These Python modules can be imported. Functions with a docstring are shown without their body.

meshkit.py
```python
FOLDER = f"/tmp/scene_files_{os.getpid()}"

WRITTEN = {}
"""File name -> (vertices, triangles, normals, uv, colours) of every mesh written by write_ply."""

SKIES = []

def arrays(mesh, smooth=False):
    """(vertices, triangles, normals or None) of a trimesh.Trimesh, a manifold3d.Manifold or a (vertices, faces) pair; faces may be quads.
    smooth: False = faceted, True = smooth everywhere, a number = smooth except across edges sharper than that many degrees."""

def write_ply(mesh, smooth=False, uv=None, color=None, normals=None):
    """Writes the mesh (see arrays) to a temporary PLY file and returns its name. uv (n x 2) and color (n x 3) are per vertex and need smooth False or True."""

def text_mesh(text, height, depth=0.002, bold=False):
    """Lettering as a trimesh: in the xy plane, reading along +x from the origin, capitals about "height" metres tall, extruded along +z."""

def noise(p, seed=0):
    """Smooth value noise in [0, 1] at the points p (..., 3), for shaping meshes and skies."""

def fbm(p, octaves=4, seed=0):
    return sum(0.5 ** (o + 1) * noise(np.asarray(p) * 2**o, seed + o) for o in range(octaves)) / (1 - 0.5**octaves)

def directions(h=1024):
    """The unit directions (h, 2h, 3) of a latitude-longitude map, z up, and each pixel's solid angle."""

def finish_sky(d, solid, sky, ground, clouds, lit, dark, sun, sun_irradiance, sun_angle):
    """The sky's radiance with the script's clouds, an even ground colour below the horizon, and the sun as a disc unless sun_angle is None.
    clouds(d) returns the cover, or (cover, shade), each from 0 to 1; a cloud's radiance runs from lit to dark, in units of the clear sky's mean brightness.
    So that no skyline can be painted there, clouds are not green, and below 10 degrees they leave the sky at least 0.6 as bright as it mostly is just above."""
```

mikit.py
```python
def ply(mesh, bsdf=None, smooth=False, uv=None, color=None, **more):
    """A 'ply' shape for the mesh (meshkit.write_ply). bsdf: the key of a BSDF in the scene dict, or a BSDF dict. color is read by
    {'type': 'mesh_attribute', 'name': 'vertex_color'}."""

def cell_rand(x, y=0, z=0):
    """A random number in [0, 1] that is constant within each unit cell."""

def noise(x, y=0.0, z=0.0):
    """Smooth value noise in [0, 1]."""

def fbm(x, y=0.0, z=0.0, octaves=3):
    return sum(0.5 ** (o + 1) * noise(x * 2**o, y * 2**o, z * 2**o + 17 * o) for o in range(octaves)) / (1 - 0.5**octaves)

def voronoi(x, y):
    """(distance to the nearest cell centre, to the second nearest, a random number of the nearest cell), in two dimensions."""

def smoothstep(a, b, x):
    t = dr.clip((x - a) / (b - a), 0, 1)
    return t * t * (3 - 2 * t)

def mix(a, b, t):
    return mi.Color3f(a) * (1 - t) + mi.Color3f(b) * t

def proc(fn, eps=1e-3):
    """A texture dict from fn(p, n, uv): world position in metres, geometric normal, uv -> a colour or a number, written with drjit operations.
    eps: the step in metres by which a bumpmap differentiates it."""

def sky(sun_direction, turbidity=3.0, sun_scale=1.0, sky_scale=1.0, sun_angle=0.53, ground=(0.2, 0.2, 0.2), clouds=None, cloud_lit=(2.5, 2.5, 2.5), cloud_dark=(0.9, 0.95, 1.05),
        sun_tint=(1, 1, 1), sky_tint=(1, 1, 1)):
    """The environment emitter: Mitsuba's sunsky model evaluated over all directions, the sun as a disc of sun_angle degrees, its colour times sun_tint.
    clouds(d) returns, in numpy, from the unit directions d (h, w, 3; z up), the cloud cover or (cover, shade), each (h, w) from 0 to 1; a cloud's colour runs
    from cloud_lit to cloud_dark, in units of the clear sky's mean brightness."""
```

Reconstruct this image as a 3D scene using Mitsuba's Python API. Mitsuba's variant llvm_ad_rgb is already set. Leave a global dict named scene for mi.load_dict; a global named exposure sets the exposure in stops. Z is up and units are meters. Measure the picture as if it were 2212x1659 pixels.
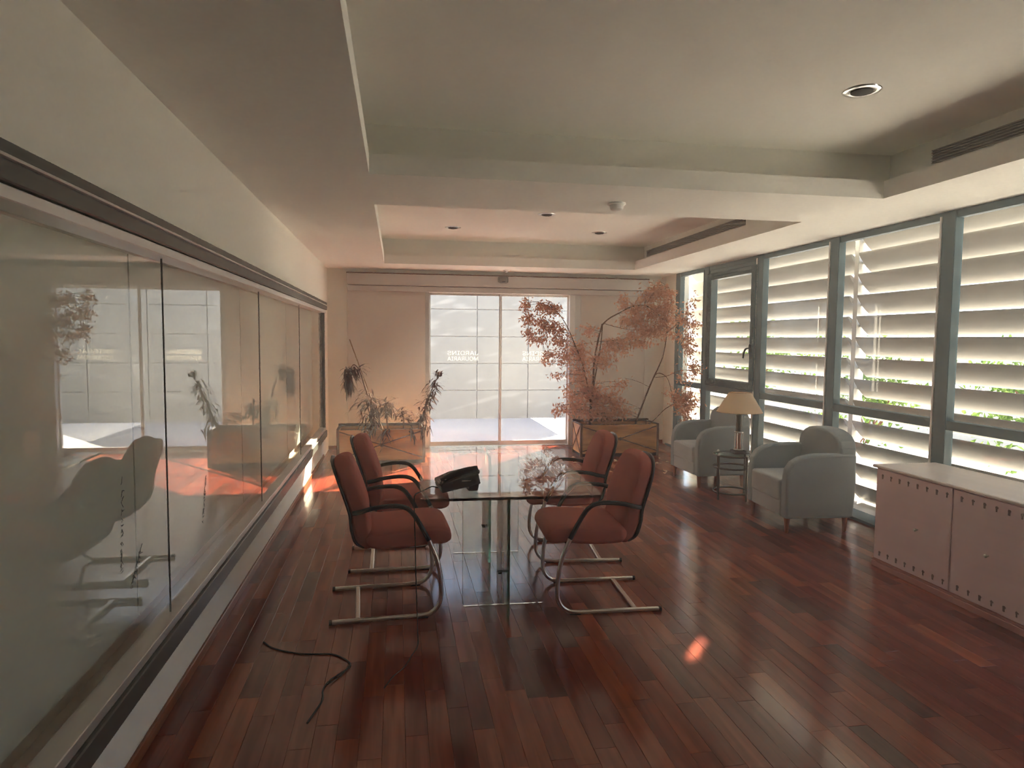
import math, random
import numpy as np, trimesh, drjit as dr, mitsuba as mi
import mikit, meshkit
from mikit import ply, proc, noise, fbm, cell_rand, smoothstep, mix

T = mi.ScalarTransform4f
rng = np.random.default_rng(7)
random.seed(7)
PI = math.pi
scene, labels = {}, {}

# ------------------------------------------------------------------ camera, sky, exposure
YAW, PITCH, ROLL, F = 0.17015, -0.06662, 0.00823, 1450.0
EYE = np.array([0.0, 0.0, 1.55])
_f = np.array([math.sin(YAW) * math.cos(PITCH), math.cos(YAW) * math.cos(PITCH), math.sin(PITCH)])
_r = np.array([math.cos(YAW), -math.sin(YAW), 0.0])
_u = np.cross(_r, _f)
RIGHT = math.cos(ROLL) * _r + math.sin(ROLL) * _u
UP = -math.sin(ROLL) * _r + math.cos(ROLL) * _u
scene['camera'] = {'type': 'perspective', 'fov': 2 * math.degrees(math.atan(1106 / F)), 'fov_axis': 'x', 'near_clip': 0.05, 'far_clip': 200.0,
                   'to_world': T().look_at(origin=EYE.tolist(), target=(EYE + _f).tolist(), up=UP.tolist())}
SUN = (0.64, 0.768, 0.60)


def clouds(d):
    c = meshkit.fbm(d * np.array([2.5, 2.5, 5.0]) + 3.0, octaves=4)
    return np.clip((c - 0.46) * 5.0, 0, 0.85)


scene['sky'] = mikit.sky(SUN, turbidity=2.6, sun_scale=1.7, sky_scale=1.0, sun_angle=0.6, ground=(0.3, 0.29, 0.27), clouds=clouds,
                         cloud_lit=(2.1, 2.15, 2.25), cloud_dark=(1.15, 1.2, 1.3), sun_tint=(0.93, 1.0, 1.06), sky_tint=(0.93, 1.0, 1.08))
exposure = 4.75

# ------------------------------------------------------------------ materials


def rgb(*c):
    return {'type': 'rgb', 'value': list(c)}


def mat(name, color, rough=0.6, spec=0.5, metal=0.0, **kw):
    c = color if isinstance(color, dict) else rgb(*color)
    scene[name] = {'type': 'twosided', 'b': {'type': 'principled', 'base_color': c, 'roughness': rough, 'specular': spec, 'metallic': metal, **kw}}
    return name


def wall_tex(base, amt=0.05):
    base = np.array(base)

    def fn(p, n, uv):
        k = fbm(p.x * 1.3, p.y * 1.3, p.z * 1.3, 3) * 0.7 + noise(p.x * 60, p.y * 60, p.z * 60) * 0.3
        return mi.Color3f(*[float(b) for b in base]) * (1 - amt + 2 * amt * k)
    return proc(fn)


mat('m_wall', wall_tex((0.79, 0.78, 0.71)), 0.85, 0.25)
mat('m_ceiling', wall_tex((0.79, 0.785, 0.73)), 0.9, 0.2)
mat('m_panel', wall_tex((0.62, 0.58, 0.53)), 0.5, 0.4)
mat('m_blindpanel', wall_tex((0.56, 0.60, 0.51)), 0.7, 0.3)
mat('m_header', (0.52, 0.50, 0.48), 0.4, 0.5)
mat('m_alu', (0.55, 0.54, 0.52), 0.35, 0.5, 0.6)
mat('m_alu_light', (0.70, 0.69, 0.67), 0.35, 0.5, 0.3)
mat('m_frame_dark', (0.060, 0.066, 0.060), 0.35, 0.5)
mat('m_window_frame', (0.085, 0.140, 0.162), 0.38, 0.5)
mat('m_joint', (0.09, 0.095, 0.085), 0.6)
mat('m_frame_grey', (0.17, 0.175, 0.16), 0.5)
mat('m_black', (0.018, 0.018, 0.019), 0.45)
mat('m_black_plastic', (0.022, 0.022, 0.024), 0.3, 0.5)
mat('m_chrome', (0.80, 0.79, 0.77), 0.12, 0.5, 1.0)
mat('m_dark_chrome', (0.14, 0.13, 0.12), 0.16, 0.5, 1.0)
mat('m_brushed', (0.62, 0.60, 0.57), 0.28, 0.5, 1.0)
mat('m_white', (0.80, 0.79, 0.76), 0.5)
mat('m_dark_inside', (0.03, 0.028, 0.025), 0.7)
mat('m_vent', (0.36, 0.33, 0.30), 0.6)
mat('m_vent_slot', (0.14, 0.125, 0.11), 0.7)
mat('m_soil', (0.035, 0.025, 0.018), 0.95)


def fabric_tex(base, amt=0.12, s=700):
    base = [float(b) for b in base]

    def fn(p, n, uv):
        k = noise(p.x * s, p.y * s, p.z * s) * 0.6 + fbm(p.x * 9, p.y * 9, p.z * 9, 2) * 0.4
        return mi.Color3f(*base) * (1 - amt + 2 * amt * k)
    return proc(fn)


mat('m_red_fabric', fabric_tex((0.400, 0.120, 0.088)), 0.85, 0.25, sheen=0.5)
mat('m_gray_fabric', fabric_tex((0.285, 0.325, 0.340)), 0.9, 0.2, sheen=0.4)
mat('m_gray_fabric_light', fabric_tex((0.410, 0.435, 0.440)), 0.9, 0.2, sheen=0.4)
mat('m_leg_wood', (0.28, 0.085, 0.045), 0.35)


def wood(base, dark, along='y', sx=34.0, sl=1.6, seed=0.0):
    base, dark = [float(b) for b in base], [float(b) for b in dark]

    def fn(p, n, uv):
        a, b, c = (p.x, p.z, p.y) if along == 'y' else ((p.z, p.y, p.x) if along == 'x' else (p.x, p.y, p.z))
        w = fbm(a * sx + seed, b * sx, c * sl + seed * 3, 3)
        g = noise(a * sx * 9 + seed, b * sx * 9, c * sl * 4)
        return mix(dark, base, dr.clip(smoothstep(0.25, 0.75, w) * 0.75 + g * 0.25, 0, 1))
    return proc(fn)


tones = [((0.150, 0.036, 0.020), (0.095, 0.022, 0.013)), ((0.110, 0.026, 0.017), (0.070, 0.017, 0.011)), ((0.205, 0.058, 0.027), (0.135, 0.035, 0.018)),
         ((0.085, 0.028, 0.020), (0.056, 0.018, 0.013)), ((0.175, 0.042, 0.022), (0.115, 0.027, 0.015)), ((0.130, 0.030, 0.021), (0.085, 0.021, 0.014)),
         ((0.240, 0.078, 0.034), (0.165, 0.048, 0.022))]
for i, (a, b) in enumerate(tones):
    a, b = [tuple(v * k_ for v, k_ in zip(c_, (1.22, 0.95, 0.92))) for c_ in (a, b)]
    mat(f'm_plank_{i}', wood(a, b, 'y', 30, 1.8, i * 7.3), 0.15, 0.6)
mat('m_subfloor', (0.03, 0.012, 0.008), 0.7)
mat('m_baseboard', wood((0.26, 0.085, 0.036), (0.17, 0.05, 0.022), 'y', 40, 1.2, 3.0), 0.3, 0.5)


def ply_tex(p, n, uv):
    w = fbm(p.x * 3.0, p.y * 8, p.z * 9.0, 3)
    g = noise(p.x * 9, p.y * 60, p.z * 120)
    return mix((0.36, 0.165, 0.060), (0.62, 0.335, 0.135), dr.clip(smoothstep(0.3, 0.7, w) * 0.7 + g * 0.3, 0, 1))


mat('m_planter', proc(ply_tex), 0.45, 0.4)
mat('m_planter_trim', (0.115, 0.048, 0.022), 0.5, 0.4)
mat('m_planter_rim', (0.045, 0.026, 0.018), 0.5, 0.4)
mat('m_cabinet', wood((0.74, 0.57, 0.59), (0.68, 0.515, 0.53), 'y', 9, 0.8, 5.0), 0.28, 0.5, clearcoat=0.4)
mat('m_cabinet_top', wood((0.74, 0.68, 0.64), (0.69, 0.63, 0.59), 'y', 9, 0.8, 5.0), 0.22, 0.5, clearcoat=0.5)
mat('m_cabinet_base', wood((0.44, 0.20, 0.17), (0.36, 0.16, 0.13), 'y', 9, 0.8, 5.0), 0.35, 0.5)
mat('m_inlay', (0.20, 0.12, 0.12), 0.4)


def leaf_mat(name, c, trans):
    scene[name] = {'type': 'principledthin', 'base_color': c if isinstance(c, dict) else rgb(*c), 'roughness': 0.8, 'diff_trans': trans, 'spec_trans': 0.0, 'eta': 1.4}
    return name


def leaf_tex(c0, c1):
    def fn(p, n, uv):
        return mix(c0, c1, cell_rand(p.x * 28, p.y * 28, p.z * 28) * 0.6 + noise(p.x * 7, p.y * 7, p.z * 7) * 0.4)
    return proc(fn)


leaf_mat('m_dry_leaf', leaf_tex((0.50, 0.255, 0.165), (0.78, 0.49, 0.33)), 1.0)
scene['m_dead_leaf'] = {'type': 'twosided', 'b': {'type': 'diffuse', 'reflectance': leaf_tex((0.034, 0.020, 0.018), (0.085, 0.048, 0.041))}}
leaf_mat('m_green_leaf', leaf_tex((0.05, 0.10, 0.025), (0.14, 0.22, 0.06)), 0.8)
leaf_mat('m_vinyl', (0.72, 0.72, 0.68), 1.0)
leaf_mat('m_shade', (0.84, 0.71, 0.55), 1.0)
mat('m_bark', wood((0.16, 0.085, 0.05), (0.09, 0.045, 0.028), 'z', 60, 9, 2.0), 0.8, 0.2)
mat('m_stake', (0.30, 0.19, 0.115), 0.7)
mat('m_fallen', leaf_tex((0.50, 0.34, 0.22), (0.78, 0.62, 0.47)), 0.7)


def louvre_tex(p, n, uv):
    return mi.Color3f(0.27, 0.262, 0.242) * (0.93 + 0.14 * fbm(p.y * 1.2, p.z * 20, p.x * 20, 2))


mat('m_louvre', proc(louvre_tex), 0.38, 0.5)


def tile_tex(p, n, uv):
    k = fbm(p.x * 2.2, p.z * 2.2, 4.0, 3)
    s = smoothstep(0.60, 0.85, fbm(p.x * 1.2 + p.z * 3.0, p.z * 7 - p.x * 2, 9.0, 2))  # pale streaks of reflected light put into the tile colour
    return mi.Color3f(0.160, 0.163, 0.170) * (0.9 + 0.2 * k) + mi.Color3f(0.05, 0.05, 0.05) * s


mat('m_tile', proc(tile_tex), 0.5, 0.4)
mat('m_grout', (0.30, 0.30, 0.32), 0.9)
mat('m_pave_dark', wall_tex((0.21, 0.215, 0.24), 0.08), 0.6, 0.4)
mat('m_pave_light', wall_tex((0.62, 0.60, 0.57), 0.05), 0.8, 0.3)
mat('m_concrete', wall_tex((0.55, 0.53, 0.50), 0.06), 0.85, 0.3)

scene['m_pane'] = {'type': 'thindielectric', 'int_ior': 1.52}
scene['m_glass'] = {'type': 'dielectric', 'int_ior': 1.52}
GLARE_HAZE = {'type': 'ref', 'id': 'glare_haze_air'}
scene['glare_haze_air'] = {'type': 'homogeneous', 'albedo': rgb(0.95, 0.95, 0.95), 'sigma_t': rgb(0.5, 0.5, 0.5), 'scale': 0.042, 'phase': {'type': 'hg', 'g': 0.55}}
scene['camera']['medium'] = GLARE_HAZE
GLASS_MEDIUM = {'type': 'homogeneous', 'albedo': rgb(0, 0, 0), 'sigma_t': rgb(0.50, 0.26, 0.36), 'scale': 10.0}

# ------------------------------------------------------------------ mesh helpers


def chamfer_box(x0, x1, y0, y1, z0, z1, b=0.0):
    if b <= 0:
        return trimesh.creation.box(bounds=[[x0, y0, z0], [x1, y1, z1]])
    b = min(b, 0.45 * (x1 - x0), 0.45 * (y1 - y0), 0.45 * (z1 - z0))
    pts = []
    for x, sx in ((x0, 1), (x1, -1)):
        for y, sy in ((y0, 1), (y1, -1)):
            for z, sz in ((z0, 1), (z1, -1)):
                pts += [(x, y + sy * b, z + sz * b), (x + sx * b, y, z + sz * b), (x + sx * b, y + sy * b, z)]
    return trimesh.Trimesh(np.array(pts)).convex_hull


def cat(*ms):
    return trimesh.util.concatenate([m for m in ms])


_SPH = trimesh.creation.icosphere(subdivisions=2).vertices


def round_hull(points, r):
    pts = np.concatenate([np.asarray(p, float) + r * _SPH for p in points])
    return trimesh.Trimesh(pts).convex_hull


def frame_of(pts):
    p = np.asarray(pts, float)
    t = np.gradient(p, axis=0)
    t /= np.linalg.norm(t, axis=1, keepdims=True) + 1e-12
    a = np.zeros_like(p)
    ref = np.array([0, 1.0, 0]) if abs(t[0][1]) < 0.9 else np.array([1.0, 0, 0])
    a[0] = np.cross(t[0], ref)
    a[0] /= np.linalg.norm(a[0])
    for i in range(1, len(p)):
        v = a[i - 1] - t[i] * (a[i - 1] @ t[i])
        a[i] = v / (np.linalg.norm(v) + 1e-12)
    return p, t, a, np.cross(t, a)


def tube(pts, r, n=10, caps=True):
    p, t, a, b = frame_of(pts)
    r = np.broadcast_to(r, (len(p),))
    an = np.arange(n) * 2 * PI / n
    v = (p[:, None] + r[:, None, None] * (np.cos(an)[None, :, None] * a[:, None] + np.sin(an)[None, :, None] * b[:, None])).reshape(-1, 3)
    f = []
    for i in range(len(p) - 1):
        for j in range(n):
            k = (j + 1) % n
            f += [[i * n + j, i * n + k, (i + 1) * n + k], [i * n + j, (i + 1) * n + k, (i + 1) * n + j]]
    if caps:
        v = np.vstack([v, p[0], p[-1]])
        c0, c1 = len(v) - 2, len(v) - 1
        o = (len(p) - 1) * n
        for j in range(n):
            k = (j + 1) % n
            f += [[c0, k, j], [c1, o + j, o + k]]
    return trimesh.Trimesh(v, np.array(f), process=False)


def spline(pts, n=8):
    p = np.asarray(pts, float)
    q = np.vstack([2 * p[0] - p[1], p, 2 * p[-1] - p[-2]])
    out = []
    for i in range(1, len(q) - 2):
        for s in np.linspace(0, 1, n, endpoint=False):
            a, b, c, d = q[i - 1], q[i], q[i + 1], q[i + 2]
            out.append(0.5 * (2 * b + (c - a) * s + (2 * a - 5 * b + 4 * c - d) * s * s + (3 * b - a - 3 * c + d) * s ** 3))
    out.append(q[-2])
    return np.array(out)


def lathe(prof, n=32, center=(0, 0, 0)):
    prof = np.asarray(prof, float)
    m = trimesh.creation.revolve(prof, sections=n)
    m.apply_translation(center)
    return m


def loft(st, n=32, ex=4.0):
    """st: (centre, thickness axis, half thickness, half width); the width runs along y."""
    an = np.arange(n) * 2 * PI / n
    c, s = np.cos(an), np.sin(an)
    c = np.sign(c) * np.abs(c) ** (2 / ex)
    s = np.sign(s) * np.abs(s) ** (2 / ex)
    v = []
    for ctr, nn, ht, hw in st:
        v.append(np.asarray(ctr)[None] + c[:, None] * hw * np.array([0, 1.0, 0]) + s[:, None] * ht * np.asarray(nn)[None])
    k = len(st)
    v = np.vstack(v + [np.asarray(st[0][0])[None], np.asarray(st[-1][0])[None]])
    f = []
    for i in range(k - 1):
        for j in range(n):
            q = (j + 1) % n
            f += [[i * n + j, i * n + q, (i + 1) * n + q], [i * n + j, (i + 1) * n + q, (i + 1) * n + j]]
    o = (k - 1) * n
    for j in range(n):
        q = (j + 1) % n
        f += [[k * n, q, j], [k * n + 1, o + j, o + q]]
    m = trimesh.Trimesh(v, np.array(f), process=False)
    m.fix_normals()
    return m


def moved(m, loc=(0, 0, 0), rz=0.0):
    m = m.copy()
    if rz:
        m.apply_transform(trimesh.transformations.rotation_matrix(rz, [0, 0, 1]))
    m.apply_translation(loc)
    return m


# ------------------------------------------------------------------ scene-building helpers
used = {}


def numbered(base):
    k = used.get(base, 0)
    used[base] = k + 1
    return base if k == 0 else f'{base}_{k:03d}'


def thing(name, label, cat_, group=None):
    key = numbered(name)
    labels[key] = {'label': label, 'category': cat_}
    if group:
        labels[key]['group'] = group
    return key


def structure(name, label=None):
    labels[name] = {'kind': 'structure'}
    if label:
        labels[name]['label'] = label
    return name


def part(parent, name, shape, bsdf=None, smooth=30, label=None, kind=None, **kw):
    key = numbered(parent + '__' + name)
    scene[key] = shape if isinstance(shape, dict) else ply(shape, bsdf, smooth=smooth, **kw)
    if label or kind:
        labels[key] = {}
        if label:
            labels[key]['label'] = label
        if kind:
            labels[key]['kind'] = kind
    return key


def solo(name, mesh, bsdf, label, cat_, group=None, smooth=30, kind=None):
    key = thing(name, label, cat_, group)
    if kind:
        labels[key]['kind'] = kind
    scene[key] = mesh if isinstance(mesh, dict) else ply(mesh, bsdf, smooth=smooth)
    return key


# ------------------------------------------------------------------ the room
XL, XR, YB, YF = -0.94, 3.99, 9.55, -2.6
ZS, ZT = 2.50, 2.84      # soffit, tray ceiling

# floor: staves of red parquet over a dark base
fl = structure('floor', 'glossy red-brown parquet floor')
part(fl, 'base', trimesh.creation.box(bounds=[[XL - 0.3, YF - 0.1, -0.2], [4.02, 9.62, -0.014]]), 'm_subfloor', smooth=False)
staves = []
SW = 0.088
x = XL
row = 0
while x < 4.0:
    x1 = min(x + SW, 4.0)
    y = YF - rng.random() * 0.6
    while y < YB + 0.03:
        ln = 0.42 + 0.32 * rng.random()
        y1 = min(y + ln, YB + 0.05)
        if y1 - y > 0.03:
            staves.append((x, x1, max(y, YF), y1, int(rng.choice([0, 0, 1, 1, 2, 3, 4, 4, 5, 5, 6], 1)[0]), rng.normal() * 0.00015))
        y = y1
    x = x1
    row += 1


def stave_mesh(s):
    return chamfer_box(s[0] + 0.0004, s[1] - 0.0004, s[2] + 0.0005, s[3] - 0.0005, -0.0135, s[5], 0.0008)


def shown_area(s):
    c = np.array([(s[0] + s[1]) / 2, (s[2] + s[3]) / 2, 0]) - EYE
    z = c @ _f
    if z < 0.6:
        return 0
    u, v = F * (c @ RIGHT) / z, F * (c @ UP) / z
    if abs(u) > 1106 or abs(v) > 830:
        return 0
    return (s[1] - s[0]) * (s[3] - s[2]) * EYE[2] / (c @ c) ** 1.5


order = sorted(range(len(staves)), key=lambda i: -shown_area(staves[i]))
for i in order[:300]:
    part(fl, 'plank', stave_mesh(staves[i]), f'm_plank_{staves[i][4]}', smooth=False)
for t in range(len(tones)):
    rest = [stave_mesh(staves[i]) for i in order[300:] if staves[i][4] == t]
    k = part(fl, 'far_planks', cat(*rest), f'm_plank_{t}', smooth=False, kind='stuff')

# left wall with its long glass front
wl = structure('wall_left')
BX = chamfer_box
part(wl, 'sill_wall', BX(-1.25, XL, YF, 8.80, 0.0, 0.285), 'm_wall', smooth=False)
part(wl, 'upper_wall', BX(-1.25, XL, YF, 9.7, 1.995, ZT + 0.05), 'm_wall', smooth=False)
part(wl, 'end_wall', BX(-1.25, XL, 8.80, 9.7, 0.0, 1.995), 'm_wall', smooth=False)
part(wl, 'rear_wall', BX(-1.30, -1.12, YF, 8.85, 0.0, 2.2), 'm_wall', smooth=False)
bl = structure('baseboard_left')
part(bl, 'board', BX(XL, XL + 0.014, YF, 8.85, 0.0, 0.052, 0.003), 'm_baseboard', smooth=False)
structure('baseboard_back')
part('baseboard_back', 'board', BX(XL, -0.70, YB - 0.014, YB, 0.0, 0.052, 0.003), 'm_baseboard', smooth=False)
part('baseboard_back', 'board', BX(3.70, 3.95, YB - 0.014, YB, 0.0, 0.052, 0.003), 'm_baseboard', smooth=False)

w1 = structure('window_1', 'long glass front of the left wall in a dark metal frame')
part(w1, 'top_rail', BX(-0.99, -0.875, YF, 8.88, 1.90, 1.995, 0.004), 'm_frame_dark', smooth=False)
part(w1, 'top_groove', BX(-0.99, -0.862, YF, 8.88, 1.950, 1.958, 0.001), 'm_alu', smooth=False)
part(w1, 'top_trim', BX(-0.98, -0.885, YF, 8.87, 1.862, 1.897, 0.003), 'm_alu_light', smooth=False, label='light metal trim under the top rail')
part(w1, 'bottom_rail', BX(-0.99, -0.885, YF, 8.86, 0.285, 0.365, 0.004), 'm_frame_dark', smooth=False)
part(w1, 'bottom_trim', BX(-0.98, -0.900, YF, 8.86, 0.366, 0.402, 0.003), 'm_alu', smooth=False, label='grey metal trim above the bottom rail')
part(w1, 'end_post', BX(-0.98, -0.905, 8.80, 8.86, 0.402, 1.862, 0.003), 'm_frame_dark', smooth=False)
seams = [YF, -0.94, 1.0, 2.935, 4.868, 6.80, 8.80]
for a, b in zip(seams[:-1], seams[1:]):
    part(w1, 'pane', {'type': 'rectangle', 'to_world': T().translate([-0.935, (a + b) / 2, 1.132]).rotate([0, 1, 0], 90).scale([0.73, (b - a) / 2 - 0.003, 1]),
                      'bsdf': {'type': 'ref', 'id': 'm_pane'}})
    part(w1, 'backing_panel', BX(-1.075, -1.06, a + 0.006, b - 0.006, 0.39, 1.88, 0.002), 'm_blindpanel', smooth=False)
for s, wd in ((-0.94, .004), (1.0, .004), (2.935, 0.004), (4.868, 0.012), (6.80, 0.004)):
    part(w1, 'joint', BX(-0.940, -0.932, s - wd / 2, s + wd / 2, 0.402, 1.862, 0.001), 'm_joint' if wd < 0.01 else 'm_frame_grey', smooth=False)

# back wall with the sliding door
wb = structure('wall_back')
part(wb, 'side_wall', BX(XL - 0.3, 0.40, YB, YB + 0.16, -0.02, ZT + 0.05), 'm_wall', smooth=False)
part(wb, 'side_wall', BX(2.62, 4.14, YB, YB + 0.16, -0.02, ZT + 0.05), 'm_wall', smooth=False)
part(wb, 'lintel', BX(0.40, 2.62, YB, YB + 0.16, 2.19, ZT + 0.05), 'm_wall', smooth=False)
part(wb, 'pocket_panel', BX(-0.668, 0.405, YB - 0.022, YB, 0.0, 2.195, 0.003), 'm_panel', smooth=False)
part(wb, 'pocket_panel', BX(2.640, 3.640, YB - 0.022, YB, 0.0, 2.195, 0.003), 'm_panel', smooth=False)
d1 = structure('door_1', 'automatic sliding glass door with a grey header box')
part(d1, 'header', BX(-0.668, 3.642, YB - 0.14, YB, 2.275, 2.43, 0.004), 'm_header', smooth=False)
part(d1, 'header_lower_lip', BX(-0.664, 3.638, YB - 0.115, YB, 2.195, 2.268, 0.004), 'm_header', smooth=False)
part(d1, 'header_cap', BX(-0.672, 3.646, YB - 0.145, YB, 2.43, 2.442, 0.002), 'm_planter_trim', smooth=False)
part(d1, 'jamb', BX(0.395, 0.452, YB - 0.03, YB + 0.12, 0.0, 2.195, 0.003), 'm_alu', smooth=False)
part(d1, 'jamb', BX(2.475, 2.555, YB - 0.05, YB + 0.12, 0.0, 2.195, 0.003), 'm_alu_light', smooth=False)
part(d1, 'jamb', BX(2.556, 2.645, YB - 0.03, YB + 0.12, 0.0, 2.195, 0.003), 'm_alu', smooth=False)
part(d1, 'threshold', BX(0.40, 2.64, YB - 0.02, YB + 0.14, -0.02, 0.012, 0.003), 'm_alu_light', smooth=False)
for k, (xa, xb) in enumerate(((0.452, 1.468), (1.472, 2.475))):
    lf = part(d1, 'leaf', cat(BX(xa, xa + 0.018, YB + 0.03, YB + 0.06, 0.02, 2.19, 0.002), BX(xb - 0.018, xb, YB + 0.03, YB + 0.06, 0.02, 2.19, 0.002),
                              BX(xa, xb, YB + 0.03, YB + 0.06, 2.165, 2.19, 0.002), BX(xa, xb, YB + 0.03, YB + 0.06, 0.015, 0.075, 0.002)), 'm_alu' if k == 0 else 'm_alu_light', smooth=False)
    part(lf, 'pane', {'type': 'rectangle', 'to_world': T().translate([(xa + xb) / 2, YB + 0.045, 1.12]).rotate([1, 0, 0], 90).scale([(xb - xa) / 2 - 0.015, 1.05, 1]),
                      'bsdf': {'type': 'ref', 'id': 'm_pane'}})
    for txt, zb in (('JARDINS', 1.318), ('MOURARIA', 1.238)):
        m = meshkit.text_mesh(txt, 0.058, 0.002, bold=False)
        ex_ = m.extents[0]
        m.apply_translation([-m.bounds[0][0], 0, 0])
        m.apply_scale([0.44 / ex_, 1, 1])
        # the lettering faces the yard, so from the room it reads mirrored
        m.apply_transform(np.array([[-1, 0, 0, 0], [0, 0, 1, 0], [0, 1, 0, 0], [0, 0, 0, 1.0]]))
        x0 = 0.711 if k == 0 else 1.80
        m.apply_translation([x0 + 0.44, YB + 0.047, zb])
        part(lf, 'lettering', m, 'm_vinyl', smooth=False, label='white vinyl lettering, mirrored from inside')

# ceiling with two coffered trays
ce = structure('ceiling')
TRX0, TRX1 = -0.155, 3.18
SET = 0.20
trays = [(0.45, 4.04), (4.95, 8.76)]
part(ce, 'slab', BX(XL - 0.3, 4.16, YF - 0.1, 9.75, ZT, ZT + 0.35), 'm_ceiling', smooth=False)


def ring_pieces(z0, z1, s):
    ys = [YF - 0.05] + [v for a, b in trays for v in (a - s, b + s)] + [9.6]
    yield 'soffit', BX(XL - 0.05, TRX0 - s, YF, 9.6, z0, z1)
    yield 'soffit', BX(TRX1 + s, 4.02, YF, 9.6, z0, z1)
    for a, b in zip(ys[0::2], ys[1::2]):
        yield 'beam', BX(TRX0 - s, TRX1 + s, a, b, z0, z1)


for nm, m in ring_pieces(ZS, 2.615, 0.0):
    part(ce, nm, m, 'm_ceiling', smooth=False)
for nm, m in ring_pieces(2.615, ZT, SET):
    part(ce, 'upper_' + nm, m, 'm_ceiling', smooth=False)
structure('wall_front')
part('wall_front', 'face', BX(XL - 0.3, 4.16, YF - 0.15, YF, -0.02, ZT + 0.05), 'm_wall', smooth=False)

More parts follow.
